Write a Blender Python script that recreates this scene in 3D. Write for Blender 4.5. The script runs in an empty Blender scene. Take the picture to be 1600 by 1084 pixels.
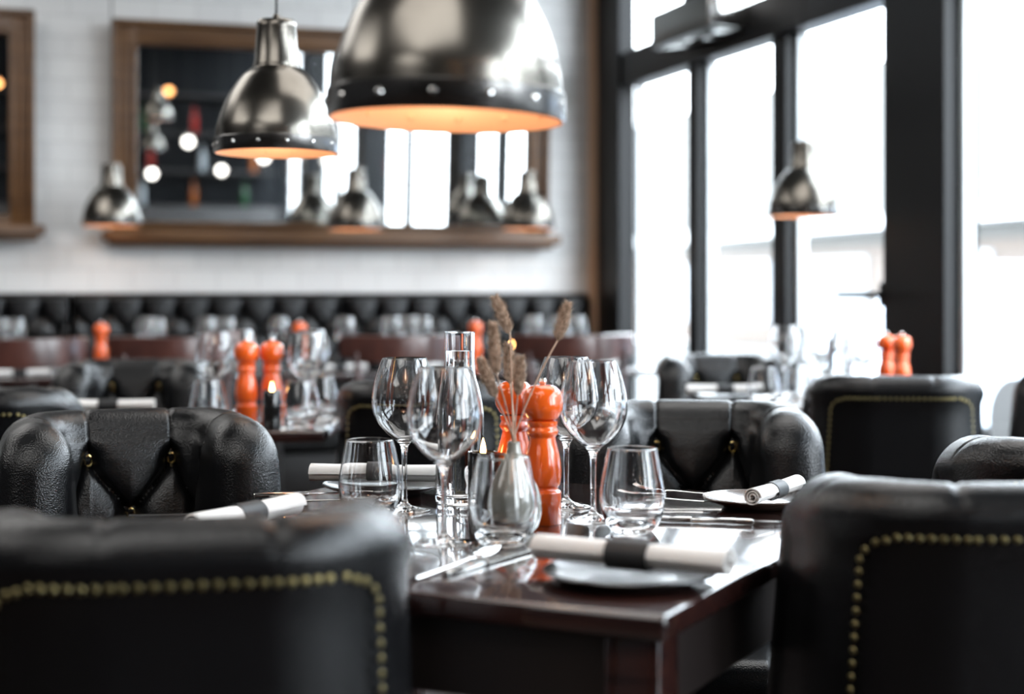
import bpy, bmesh, math, random
from mathutils import Vector, Matrix
random.seed(7)
PI = math.pi
S = bpy.context.scene
COL = S.collection

# ------------------------------------------------------------------ camera
F, HZ, CH = 2480.0, 460.0, 1.077          # focal length in px, horizon row, lens height
cam_d = bpy.data.cameras.new('camera')
cam = bpy.data.objects.new('camera', cam_d); COL.objects.link(cam)
cam.location = (0, 0, CH); cam.rotation_euler = (PI/2, 0, 0)
cam_d.sensor_width = 36; cam_d.lens = F/1600*36; cam_d.shift_y = -(542-HZ)/1600
cam_d.clip_start = 0.05; cam_d.clip_end = 300
cam_d.dof.use_dof = True; cam_d.dof.focus_distance = 2.52; cam_d.dof.aperture_fstop = 2.3
S.camera = cam

# ------------------------------------------------------------------ frame of the room
PH = math.radians(17.5)
A = Vector((math.cos(PH), math.sin(PH), 0))      # along the mirror wall, to the right
B = Vector((-math.sin(PH), math.cos(PH), 0))     # into that wall
RZ = PH
D0 = 7.6
P0 = Vector(((175-800)/F*D0, D0, 0))             # wall point under the left edge of the big mirror
def wall_t(px, off=0.0):                         # distance along the wall for an image column
    q = (px-800)/F; P = P0 - B*off
    return (q*P.y - P.x)/(A.x - q*A.y)
def wp(t, off=0.0, z=0.0):
    p = P0 + A*t - B*off; return Vector((p.x, p.y, z))
TC = wall_t(941)
CN = wp(TC)                                      # the corner
def win_s(px, off=0.0):
    q = (px-800)/F; P = CN - A*off
    return (q*P.y - P.x)/(-B.x + q*B.y)
def sp(s, off=0.0, z=0.0):
    p = CN - B*s - A*off; return Vector((p.x, p.y, z))
def at(px, d, z=0.0): return Vector(((px-800)/F*d, d, z))
CEIL = 3.25

# ------------------------------------------------------------------ sky, sun portals, exposure
w = bpy.data.worlds.new('world'); S.world = w; w.use_nodes = True
nt = w.node_tree; bg = nt.nodes['Background']
tc = nt.nodes.new('ShaderNodeTexCoord'); sx = nt.nodes.new('ShaderNodeSeparateXYZ')
rp = nt.nodes.new('ShaderNodeValToRGB')
rp.color_ramp.elements[0].position = 0.0; rp.color_ramp.elements[0].color = (0.90, 0.94, 1.0, 1)
rp.color_ramp.elements[1].position = 0.8; rp.color_ramp.elements[1].color = (0.82, 0.90, 1.0, 1)
nt.links.new(tc.outputs['Generated'], sx.inputs[0]); nt.links.new(sx.outputs['Z'], rp.inputs[0])
nt.links.new(rp.outputs[0], bg.inputs[0]); bg.inputs[1].default_value = 11.0

def area(name, loc, rot, sx_, sy_, power, col=(1, 1, 1), portal=False):
    l = bpy.data.lights.new(name, 'AREA'); l.shape = 'RECTANGLE'; l.size = sx_; l.size_y = sy_
    l.energy = power; l.color = col
    if portal: l.cycles.is_portal = True
    o = bpy.data.objects.new(name, l); COL.objects.link(o); o.location = loc; o.rotation_euler = rot
    return o
p = sp(5.6, -0.45, 1.75)
area('window_portal', p, (PI/2, 0, RZ+PI/2), 11.6, 2.9, 1, portal=True)
S.view_settings.view_transform = 'Standard'; S.view_settings.look = 'None'
S.view_settings.gamma = 1; S.view_settings.exposure = 0.66
S.cycles.max_bounces = 14; S.cycles.transmission_bounces = 12; S.cycles.glossy_bounces = 5
S.cycles.transparent_max_bounces = 16; S.cycles.diffuse_bounces = 4
S.cycles.caustics_refractive = False; S.cycles.caustics_reflective = False
S.cycles.sample_clamp_indirect = 6
S.cycles.use_denoising = True

# ------------------------------------------------------------------ materials
def mat(name, col=(.5, .5, .5), rough=.5, metal=0, **k):
    m = bpy.data.materials.new(name); m.use_nodes = True
    n = m.node_tree.nodes['Principled BSDF']
    n.inputs['Base Color'].default_value = (*col, 1); n.inputs['Roughness'].default_value = rough
    n.inputs['Metallic'].default_value = metal
    for a, v in k.items():
        n.inputs[a.replace('_', ' ')].default_value = v
    return m
def noise_bump(m, scale, strength, dist=.001, detail=2, voronoi=False):
    t = m.node_tree; n = t.nodes['Principled BSDF']
    c = t.nodes.new('ShaderNodeTexCoord')
    x = t.nodes.new('ShaderNodeTexVoronoi' if voronoi else 'ShaderNodeTexNoise'); x.inputs['Scale'].default_value = scale
    if not voronoi: x.inputs['Detail'].default_value = detail
    b = t.nodes.new('ShaderNodeBump'); b.inputs['Strength'].default_value = strength; b.inputs['Distance'].default_value = dist
    t.links.new(c.outputs['Object'], x.inputs['Vector']); t.links.new(x.outputs[0], b.inputs['Height'])
    t.links.new(b.outputs[0], n.inputs['Normal'])
    return x
def vary(m, scale, c1, c2, stretch=(1, 1, 1), coords='Object', detail=4):
    t = m.node_tree; n = t.nodes['Principled BSDF']
    c = t.nodes.new('ShaderNodeTexCoord'); mp = t.nodes.new('ShaderNodeMapping'); mp.inputs['Scale'].default_value = stretch
    x = t.nodes.new('ShaderNodeTexNoise'); x.inputs['Scale'].default_value = scale; x.inputs['Detail'].default_value = detail
    r = t.nodes.new('ShaderNodeValToRGB')
    r.color_ramp.elements[0].position = .35; r.color_ramp.elements[1].position = .68
    r.color_ramp.elements[0].color = (*c1, 1); r.color_ramp.elements[1].color = (*c2, 1)
    t.links.new(c.outputs[coords], mp.inputs[0]); t.links.new(mp.outputs[0], x.inputs['Vector'])
    t.links.new(x.outputs[0], r.inputs[0]); t.links.new(r.outputs[0], n.inputs['Base Color'])
M = {}
M['leather'] = mat('black_leather', (.003, .0031, .0036), .27, Specular_IOR_Level=.42)
noise_bump(M['leather'], 380, .45, .0011, voronoi=True)
M['leather_back'] = mat('dark_leather_panel', (.004, .0042, .005), .45, Specular_IOR_Level=.22)
noise_bump(M['leather_back'], 260, .3, .0008, voronoi=True)
M['brass'] = mat('aged_brass', (.23, .19, .09), .36, 1)
M['gold'] = mat('gilt_brass', (.85, .68, .32), .22, 1)
M['table'] = mat('dark_mahogany_lacquer', (.02, .008, .007), .16, Coat_Weight=1.0, Coat_Roughness=.05)
vary(M['table'], 6, (.012, .005, .005), (.035, .012, .009), (1, 12, 12))
M['darkwood'] = mat('black_stained_wood', (.012, .008, .007), .4)
M['frame'] = mat('walnut_frame', (.2, .1, .05), .42)
vary(M['frame'], 3, (.085, .036, .011), (.15, .070, .024), (1, 1, 14))
M['bentwood'] = mat('reddish_bentwood', (.13, .04, .03), .28, Coat_Weight=.5, Coat_Roughness=.12)
vary(M['bentwood'], 5, (.035, .012, .010), (.085, .030, .022), (1, 10, 1))
M['mirror'] = mat('mirror_glass', (.86, .89, .90), .015, 1)
M['steel'] = mat('polished_steel', (.78, .77, .75), .12, 1)
M['shade'] = mat('burnished_nickel', (.18, .17, .15), .25, 1)
vary(M['shade'], 5, (.14, .128, .112), (.23, .215, .19))
M['band'] = mat('dark_nickel_band', (.16, .155, .15), .26, 1)
M['copper'] = mat('copper_enamel_inside', (.86, .53, .35), .45, .15)
M['cord'] = mat('black_cord', (.02, .02, .02), .6)
M['orange'] = mat('orange_lacquer', (.90, .125, .012), .16, Coat_Weight=.7, Coat_Roughness=.05)
M['glass'] = mat('clear_glass', (1, 1, 1), 0.0, IOR=1.54, Transmission_Weight=1.0)
M['water'] = mat('water', (1, 1, 1), 0.0, IOR=1.33, Transmission_Weight=1.0)
M['vase'] = mat('grey_glazed_ceramic', (.34, .33, .29), .16, Coat_Weight=.7, Coat_Roughness=.05)
M['linen'] = mat('white_linen', (.80, .775, .75), .85); noise_bump(M['linen'], 900, .25, .0006)
M['blackpaper'] = mat('black_paper_band', (.012, .012, .013), .55)
M['plate'] = mat('black_stoneware', (.016, .014, .013), .3, Coat_Weight=.3)
M['platebrown'] = mat('brown_rimmed_stoneware', (.10, .07, .055), .22, Coat_Weight=.5)
M['winframe'] = mat('black_painted_steel', (.009, .0095, .0105), .4, Specular_IOR_Level=.25)
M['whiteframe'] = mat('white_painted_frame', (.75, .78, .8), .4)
M['trimwood'] = mat('brown_wood_trim', (.62, .40, .26), .5)
M['plaster'] = mat('white_plaster', (.72, .72, .71), .8)
M['charcoal'] = mat('charcoal_paint', (.010, .011, .013), .6, Specular_IOR_Level=.15)
M['ceil'] = mat('grey_ceiling_paint', (.20, .20, .20), .8, Specular_IOR_Level=.2)
M['sidewall'] = mat('dark_grey_wall_paint', (.08, .08, .085), .7, Specular_IOR_Level=.2)
M['hood'] = mat('grey_metal_casing', (.20, .205, .2), .35, .6)
M['grass'] = mat('dried_seed_fur', (.30, .205, .15), .9)
vary(M['grass'], 160, (.28, .19, .13), (.72, .56, .44))
M['stem'] = mat('dried_stalk', (.50, .33, .24), .7)
M['holder'] = mat('black_glass_holder', (.01, .01, .01), .08, Coat_Weight=1)
M['wax'] = mat('candle_wax', (.9, .82, .65), .5)
def emis(name, col, st):
    m = bpy.data.materials.new(name); m.use_nodes = True
    n = m.node_tree.nodes['Principled BSDF']; n.inputs['Base Color'].default_value = (0, 0, 0, 1)
    n.inputs['Emission Color'].default_value = (*col, 1); n.inputs['Emission Strength'].default_value = st
    return m
M['flame'] = emis('candle_flame', (1.0, .50, .16), 28)
M['bulb'] = emis('warm_bulb', (1.0, .68, .42), 3)
M['ceil_fill'] = emis('ceiling_fill_emission', (1.0, .98, .95), 2.3)  # glow of the added ceiling fill panels
# window pane: thin sheet, mostly clear with a fresnel reflection
m = bpy.data.materials.new('window_glass'); m.use_nodes = True; t = m.node_tree; t.nodes.clear()
o_ = t.nodes.new('ShaderNodeOutputMaterial'); mx = t.nodes.new('ShaderNodeMixShader'); fr = t.nodes.new('ShaderNodeFresnel')
ge = t.nodes.new('ShaderNodeNewGeometry'); ma = t.nodes.new('ShaderNodeMath'); ma.operation = 'MULTIPLY_ADD'
ma.inputs[1].default_value = 1/1.35-1.35; ma.inputs[2].default_value = 1.35
t.links.new(ge.outputs['Backfacing'], ma.inputs[0]); t.links.new(ma.outputs[0], fr.inputs[0])
tr = t.nodes.new('ShaderNodeBsdfTransparent'); tr.inputs[0].default_value = (.95, .97, .97, 1)
gl = t.nodes.new('ShaderNodeBsdfGlossy'); gl.inputs['Roughness'].default_value = .01
t.links.new(fr.outputs[0], mx.inputs[0]); t.links.new(tr.outputs[0], mx.inputs[1]); t.links.new(gl.outputs[0], mx.inputs[2])
t.links.new(mx.outputs[0], o_.inputs[0]); M['pane'] = m
# wall tile: glossy white bricks with handmade unevenness
def tile_mat():
    m = mat('white_glazed_brick_tile', (.8, .8, .8), .28); t = m.node_tree; n = t.nodes['Principled BSDF']
    c = t.nodes.new('ShaderNodeTexCoord'); mp = t.nodes.new('ShaderNodeMapping')
    mp.inputs['Rotation'].default_value = (PI/2, 0, 0)
    br = t.nodes.new('ShaderNodeTexBrick'); br.inputs['Scale'].default_value = 1
    br.inputs['Color1'].default_value = (.80, .80, .79, 1); br.inputs['Color2'].default_value = (.75, .75, .745, 1)
    br.inputs['Mortar'].default_value = (.62, .62, .61, 1)
    br.inputs['Mortar Size'].default_value = .0035; br.inputs['Brick Width'].default_value = .2; br.inputs['Row Height'].default_value = .1
    br.inputs['Mortar Smooth'].default_value = .3
    no = t.nodes.new('ShaderNodeTexNoise'); no.inputs['Scale'].default_value = 9
    ad = t.nodes.new('ShaderNodeMath'); ad.operation = 'MULTIPLY_ADD'; ad.inputs[1].default_value = -1.2
    bu = t.nodes.new('ShaderNodeBump'); bu.inputs['Strength'].default_value = .5; bu.inputs['Distance'].default_value = .004
    t.links.new(c.outputs['Object'], mp.inputs[0]); t.links.new(mp.outputs[0], br.inputs['Vector']); t.links.new(c.outputs['Object'], no.inputs['Vector'])
    t.links.new(br.outputs['Fac'], ad.inputs[0]); t.links.new(no.outputs[0], ad.inputs[2]); t.links.new(ad.outputs[0], bu.inputs['Height'])
    t.links.new(bu.outputs[0], n.inputs['Normal']); t.links.new(br.outputs['Color'], n.inputs['Base Color'])
    return m
M['tile'] = tile_mat()
def plank_mat():
    m = mat('dark_floorboards', (.05, .03, .02), .35); t = m.node_tree; n = t.nodes['Principled BSDF']
    c = t.nodes.new('ShaderNodeTexCoord'); br = t.nodes.new('ShaderNodeTexBrick'); br.inputs['Scale'].default_value = 1
    br.inputs['Color1'].default_value = (.035, .02, .014, 1); br.inputs['Color2'].default_value = (.022, .013, .01, 1)
    br.inputs['Mortar'].default_value = (.004, .003, .003, 1); br.inputs['Mortar Size'].default_value = .003
    br.inputs['Brick Width'].default_value = 1.6; br.inputs['Row Height'].default_value = .12
    t.links.new(c.outputs['Object'], br.inputs['Vector']); t.links.new(br.outputs['Color'], n.inputs['Base Color'])
    return m
M['floor'] = plank_mat()

# ------------------------------------------------------------------ mesh helpers
def obj(name, bm, m, parent=None, smooth=True, loc=None, rz=None, auto=None):
    me = bpy.data.meshes.new(name); bmesh.ops.recalc_face_normals(bm, faces=bm.faces); bm.to_mesh(me); bm.free()
    for x in (m if isinstance(m, (list, tuple)) else [m]): me.materials.append(x)
    if smooth:
        me.polygons.foreach_set('use_smooth', [True]*len(me.polygons))
        me.set_sharp_from_angle(angle=math.radians(auto or 40))
    o = bpy.data.objects.new(name, me); COL.objects.link(o)
    if parent: o.parent = parent
    if loc is not None: o.location = loc
    if rz is not None: o.rotation_euler.z = rz
    return o
def tag(o, label, cat, group=None, kind=None):
    o['label'] = label; o['category'] = cat
    if group: o['group'] = group
    if kind: o['kind'] = kind
    return o
def thing(name, label, cat, loc=(0, 0, 0), rz=0, group=None):
    o = bpy.data.objects.new(name, None); COL.objects.link(o); o.location = loc; o.rotation_euler.z = rz
    o.empty_display_size = .1
    return tag(o, label, cat, group)
def struct(name, bm, m, **k):
    o = obj(name, bm, m, **k); o['kind'] = 'structure'; return o
def dup(root, loc, rz=0, label=None, group=None, scale=None):
    r = root.copy(); COL.objects.link(r); r.location = loc; r.rotation_euler = (0, 0, rz)
    if label: r['label'] = label
    if group: r['group'] = group
    if scale: r.scale = (scale,)*3
    for ch in list(root.children):
        c = ch.copy(); COL.objects.link(c); c.parent = r
        for g in list(ch.children):
            d = g.copy(); COL.objects.link(d); d.parent = c
    return r
def box(bm, c, s, bev=0, seg=2, rz=0, mi=0, rot=None):
    r = bmesh.ops.create_cube(bm, size=1)
    vs = r['verts']
    mx_ = Matrix.Translation(c) @ (rot if rot else Matrix.Rotation(rz, 4, 'Z')) @ Matrix.Diagonal((s[0], s[1], s[2], 1))
    bmesh.ops.transform(bm, matrix=mx_, verts=vs)
    fs = list({f for v in vs for f in v.link_faces})
    for f in fs: f.material_index = mi
    if bev:
        es = list({e for v in vs for e in v.link_edges})
        bmesh.ops.bevel(bm, geom=es, offset=bev, segments=seg, affect='EDGES', profile=.5)
def lathe(bm, prof, n=40, c=(0, 0, 0), mi=0, skip=None):
    """prof: list of (r, z); r=0 ends are closed to a point"""
    c = Vector(c); rings = []
    for r, z in prof:
        if r <= 1e-6: rings.append([bm.verts.new(c+Vector((0, 0, z)))])
        else: rings.append([bm.verts.new(c+Vector((r*math.cos(2*PI*k/n), r*math.sin(2*PI*k/n), z))) for k in range(n)])
    for i in range(len(rings)-1):
        a, b = rings[i], rings[i+1]
        for k in range(n):
            if skip and skip(i, k): continue
            k2 = (k+1) % n
            if len(a) == 1 and len(b) == 1: continue
            if len(a) == 1: f = bm.faces.new((a[0], b[k2], b[k]))
            elif len(b) == 1: f = bm.faces.new((a[k], a[k2], b[0]))
            else: f = bm.faces.new((a[k], a[k2], b[k2], b[k]))
            f.material_index = mi
def tube(bm, pts, r, n=8, mi=0, cap=True):
    pts = [Vector(p) for p in pts]; rs = r if isinstance(r, (list, tuple)) else [r]*len(pts)
    rings = []; up = None
    for i, p in enumerate(pts):
        d = (pts[min(i+1, len(pts)-1)]-pts[max(i-1, 0)]).normalized()
        if up is None: up = d.orthogonal().normalized()
        else: up = (up - d*up.dot(d)).normalized()
        s = d.cross(up)
        rings.append([bm.verts.new(p + (up*math.cos(2*PI*k/n)+s*math.sin(2*PI*k/n))*rs[i]) for k in range(n)])
    for i in range(len(rings)-1):
        for k in range(n):
            f = bm.faces.new((rings[i][k], rings[i][(k+1) % n], rings[i+1][(k+1) % n], rings[i+1][k])); f.material_index = mi
    if cap:
        for rg in (rings[0], rings[-1]):
            f = bm.faces.new(rg); f.material_index = mi
def smooth_prof(pts, n=6):
    """Catmull-Rom through (r,z) points"""
    out = []
    for i in range(len(pts)-1):
        p0 = pts[max(i-1, 0)]; p1 = pts[i]; p2 = pts[i+1]; p3 = pts[min(i+2, len(pts)-1)]
        for k in range(n):
            t = k/n
            out.append(tuple(.5*(2*p1[j]+(p2[j]-p0[j])*t+(2*p0[j]-5*p1[j]+4*p2[j]-p3[j])*t*t+(3*p1[j]-p0[j]-3*p2[j]+p3[j])*t**3) for j in (0, 1)))
    out.append(tuple(pts[-1])); return [(max(r, 0), z) for r, z in out]
def NB(): return bmesh.new()

# ------------------------------------------------------------------ room shell
def slab(c0, c1, c2, c3, z0, z1):
    bm = NB(); lo = [bm.verts.new((c.x, c.y, z0)) for c in (c0, c1, c2, c3)]; hi = [bm.verts.new((c.x, c.y, z1)) for c in (c0, c1, c2, c3)]
    bm.faces.new(lo); bm.faces.new(hi)
    for i in range(4): bm.faces.new((lo[i], lo[(i+1) % 4], hi[(i+1) % 4], hi[i]))
    return bm
def room_slab(t0, t1, o0, o1, z0, z1): # t along the mirror wall measured from P0, o = distance out from that wall
    return slab(wp(t0, o0), wp(t1, o0), wp(t1, o1), wp(t0, o1), z0, z1)
TL = TC-8.2; OB = 11.6
def local_obj(name, fn, m, **k):                       # built in wall-aligned local coordinates
    o = obj(name, fn, m, **k); o.location = P0; o.rotation_euler.z = RZ; return o
bm = NB(); box(bm, ((TL+TC)/2, -OB/2, -.05), (TC-TL+.5, OB+.5, .1)); o = local_obj('floor', bm, M['floor'], smooth=False); o['kind'] = 'structure'
bm = NB(); box(bm, ((TL+TC)/2, -OB/2, CEIL+.06), (TC-TL+.5, OB+.5, .12)); o = local_obj('ceiling', bm, M['ceil'], smooth=False); o['kind'] = 'structure'
bm = NB(); box(bm, ((TL+TC)/2-.03, .1, CEIL/2), (TC-TL+.2, .2, CEIL)); o = local_obj('wall_back', bm, M['tile'], smooth=False); o['kind'] = 'structure'
bm = NB(); box(bm, (TL-.1, -OB/2, CEIL/2), (.2, OB, CEIL)); o = local_obj('wall_left', bm, M['sidewall'], smooth=False); o['kind'] = 'structure'
bm = NB(); box(bm, ((TL+TC)/2, -OB-.1, CEIL/2), (TC-TL+.4, .2, CEIL)); o = local_obj('wall_front', bm, M['charcoal'], smooth=False); o['kind'] = 'structure'
# wooden corner post and the black glazed wall
bm = NB(); box(bm, (TC-.045, -.03, CEIL/2), (.075, .06, CEIL), .008); o = local_obj('trim_1', bm, M['trimwood']); o['kind'] = 'structure'

# glazing: s measured from the corner towards the camera; local x = +B*-1 ... built in world via helper
def wbox(bm, s0, s1, z0, z1, in0=-.10, in1=.04, bev=.004):
    """box on the window wall: s0..s1 along it, in1 = into the room, in0 = outwards (negative)"""
    c = sp((s0+s1)/2, (in0+in1)/2, (z0+z1)/2)
    box(bm, c, (in1-in0, s1-s0, z1-z0), bev, 1, rz=RZ)
SW = [win_s(x) for x in (941, 981, 1075, 1090, 1207, 1228, 1387, 1482)]
ds = lambda s: sp(s).y
ZT0 = CH + 324*ds(SW[1])/F
ZT1 = ZT0 + .17
ZB = .42
print('ZT', ZT0, 'SW', SW, 'corner', CN, 'ceil', CEIL)
bm = NB(); wbox(bm, 0, SW[1], 0, CEIL, -.04, .05); struct('trim_2', bm, M['winframe'])
bm = NB(); wbox(bm, SW[6], SW[7], 0, CEIL, -.12, .02); struct('trim_3', bm, M['winframe'])
def window(n, s0, s1, mull, z0=ZB, z1=ZT0, white=None):
    fr = NB()
    wbox(fr, s0, s1, z1, z1+.17, -.08, .035)
    wbox(fr, s0, s1, .0, z0, -.08, .035)
    for a, b in mull: wbox(fr, a, b, z0, z1, -.055, .004)
    wbox(fr, s0, s1, CEIL-.1, CEIL, -.08, .035)
    for a, b in mull[:1]: wbox(fr, a, b, z1+.17, CEIL-.1, -.07, .03)
    root = struct('window_%d' % n, fr, M['winframe'])
    ed = [s0]+[x for ab in mull for x in ab]+[s1]
    for k in range(0, len(ed), 2):
        g = NB(); wbox(g, ed[k], ed[k+1], z0, z1, -.032, -.024, 0); obj('glass_pane', g, M['pane'], root, smooth=False)
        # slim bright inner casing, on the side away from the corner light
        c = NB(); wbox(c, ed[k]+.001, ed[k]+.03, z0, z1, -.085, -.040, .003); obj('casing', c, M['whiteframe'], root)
    g = NB(); wbox(g, s0, s1, z1+.17, CEIL-.1, -.032, -.024, 0); obj('transom_pane', g, M['pane'], root, smooth=False)
    return root
window(1, SW[1], SW[6], [(SW[2], SW[3]), (SW[4], SW[5])])
step = SW[7]+2.55
window(2, SW[7], step, [(SW[7]+1.25, SW[7]+1.33)])
bm = NB(); wbox(bm, step, step+.4, 0, CEIL, -.16, .07); struct('trim_4', bm, M['winframe'])
s = step+.4; k = 3
while s < 11.2:
    e = min(s+2.5, 11.6)
    window(k, s, e, [((s+e)/2-.04, (s+e)/2+.04)]); k += 1
    if e < 11.3:
        bm = NB(); wbox(bm, e, e+.4, 0, CEIL, -.16, .07); struct('trim_%d' % (k+2), bm, M['winframe'])
    s = e+.4
# stay arm on the black column
bm = NB()
h = SW[6]-.02; tube(bm, [sp(h, -.01, CH), sp(h-.01, .03, CH), sp(h-.03, .17, CH), sp(h-.03, .18, CH)], [.016, .013, .011, .008], 10)
box(bm, sp(h, .008, CH), (.016, .03, .09), .004, rz=RZ)
tag(obj('window_handle', bm, M['winframe']), 'black lever handle on the window frame beside the wide black column', 'handle')
# air curtain above the transom
ah = thing('air_curtain', 'long grey metal air curtain box mounted above the far windows', 'air curtain', sp(1.0, .02, ZT0+.02), RZ)
sa, sb = win_s(1020, .2), win_s(1172, .02)
bm = NB(); L_ = sb-sa
box(bm, (-.10, 1.0-(sa+sb)/2, .12), (.19, L_, .155), .012); obj('casing', bm, M['hood'], ah)
bm = NB()
for i in range(3): box(bm, (-.10, 1.0-sa-L_*(i+.5)/3, .042), (.12, L_/3-.03, .012), .003)
obj('outlet_grille', bm, M['steel'], ah)
bm = NB(); box(bm, (-.10, 1.0-sb-.008, .12), (.185, .016, .15), .005); obj('end_plate', bm, M['steel'], ah)

# ------------------------------------------------------------------ ceiling panels added as fill light for the room
for i, (tt, oo, lab) in enumerate([(-1.6, 2.2, 'above the banquette tables'), (1.2, 4.4, 'above the window tables'), (-3.6, 4.6, 'above the left of the room'), (-1.0, 7.2, 'above the middle of the room'), (-4.0, 9.2, 'nearest the dark bar wall')]):
    q = wp(tt, oo, CEIL-.02)
    r = thing('fill_panel', 'added square white fill panel in the ceiling, '+lab, 'fill light', q, RZ, 'added fill panels in the ceiling')
    bm = NB(); box(bm, (0, 0, 0), (2.16, 2.16, .04), .006); obj('frame', bm, M['winframe'], r)
    bm = NB(); box(bm, (0, 0, -.024), (2.08, 2.08, .01)); obj('diffuser', bm, M['ceil_fill'], r, smooth=False)

# ------------------------------------------------------------------ mirrors
def mirror(label, t0, t1, z0, z1, tilt):
    W, H = t1-t0, z1-z0
    r = thing('wall_mirror', label, 'mirror', wp((t0+t1)/2, .05, z0), RZ)
    fw = .115; fb = .05
    R = Matrix.Rotation(tilt, 4, 'X')          # leans out at the top
    T = lambda c: R @ Vector(c)
    bm = NB()
    for c, s_ in (((-W/2+fw/2, 0, H/2), (fw, .05, H)), ((W/2-fw/2, 0, H/2), (fw, .05, H)), ((0, 0, H-fw/2), (W-2*fw+.01, .05, fw)), ((0, 0, fb/2), (W-2*fw+.01, .05, fb))):
        box(bm, T(c), s_, .010, 2, rot=R)
    for c, s_ in (((-W/2+fw-.012, -.03, H/2), (.024, .03, H-2*fw+.03)), ((W/2-fw+.012, -.03, H/2), (.024, .03, H-2*fw+.03)), ((0, -.03, H-fw+.012), (W-2*fw, .03, .024)), ((0, -.03, fb-.008), (W-2*fw, .03, .016)),
                  ((-W/2+.014, -.035, H/2), (.028, .035, H)), ((W/2-.014, -.035, H/2), (.028, .035, H)), ((0, -.035, H-.014), (W, .035, .028))):
        box(bm, T(c), s_, .007, 2, rot=R)
    obj('frame', bm, M['frame'], r)
    bm = NB(); box(bm, T((0, 0.0, (H-fw+fb)/2)), (W-2*fw+.02, .008, H-fw-fb+.02), 0, rot=R); obj('mirror_glass', bm, M['mirror'], r, smooth=False)
    bm = NB(); box(bm, (0, -.05, -.022), (W+.09, .15, .05), .012); box(bm, (0, -.03, -.055), (W+.03, .10, .03), .008)
    obj('ledge', bm, M['frame'], r)
    return r
dA, dB = wp(0).y, None
t0, t1 = wall_t(173), wall_t(848)
z_bot = CH + (HZ-362)*wp(t0).y/F - .0
z_top = CH + (HZ-28)*wp(t0).y/F - .02
mirror('large walnut-framed mirror on the white tiled wall behind the pendant lamps', t0, t1, z_bot, z_top, math.radians(2.6))
te = wall_t(54); mirror('walnut-framed mirror cut off by the left edge of the photo', te-2.3, te, z_bot+.02, z_top+.02, math.radians(2.6))

# ------------------------------------------------------------------ tufting
def tuft(s, v, row0, dv, ds_, rows, up):
    """relief (metres, negative = sunk) at arc position s, height v; buttons on a diamond lattice"""
    d = 0.0; best = 9; bb = 9
    for r in range(rows):
        vr = row0 - r*dv; off = (r % 2)*ds_/2
        k = round((s-off)/ds_); bx = k*ds_+off
        bb = min(bb, math.hypot(s-bx, v-vr))
        if r < rows-1:                        # diagonal pleats down to the next row
            if vr-dv <= v <= vr:
                f = (vr-v)/dv
                o1 = ((r) % 2)*ds_/2
                for sg in (-1, 1):
                    x = s-(o1+sg*ds_/2*f); k2 = round(x/ds_); bend = .0
                    best = min(best, abs(x-k2*ds_)*.8)
    if v > row0:
        k = round(s/ds_); dd = abs(s-k*ds_); best = min(best, dd)
    if v < row0-(rows-1)*dv:
        off = ((rows-1) % 2)*ds_/2; k = round((s-off)/ds_); best = min(best, abs(s-off-k*ds_))
    fade = 1 if v < up else 0
    d -= .011*math.exp(-(best/.0045)**2) + .015*math.exp(-(best/.019))
    d -= .020*math.exp(-(bb/.020)**2)
    return d
# ------------------------------------------------------------------ club chair
ZS = .872; TH = .088; HW = .170; AL = .235; RC = .105; YB = -.235
def u_path():
    """centre line of the back and arms, arc-length samples: (x, y, nx, ny, s)"""
    segs = []
    la = AL-RC; lb = 2*(HW-RC); lc = PI/2*RC; tot = 2*la+2*lc+lb
    N = 190; out = []
    for i in range(N+1):
        u = i/N
        # denser near the tips
        e = tot*(u - .035*math.sin(2*PI*u)*1.0)
        s = e
        if s < la: x, y, nx, ny = -HW, YB+AL-s, -1, 0
        elif s < la+lc:
            a = (s-la)/RC; x = -HW+RC-RC*math.cos(a); y = YB+RC-RC*math.sin(a); nx, ny = -math.cos(a), -math.sin(a)
        elif s < la+lc+lb: x = -HW+RC+(s-la-lc); y, nx, ny = YB, 0, -1
        elif s < la+2*lc+lb:
            a = (s-la-lc-lb)/RC; x = HW-RC+RC*math.sin(a); y = YB+RC-RC*math.cos(a); nx, ny = math.sin(a), -math.cos(a)
        else: x, y, nx, ny = HW, YB+RC+(s-la-2*lc-lb), 1, 0
        out.append((x, y, nx, ny, s-tot/2))
    return out, tot
PATH, TOT = u_path()
def flare(x, y, z):
    k = (ZS-z)/.45
    return (x*(1+.13*k), y - .045*(1-k)+.0, z)
def shell_pt(i, o, z, tip=1.0):
    x, y, nx, ny, s = PATH[i]
    return flare(x+nx*o, y+ny*o, z)
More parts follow.
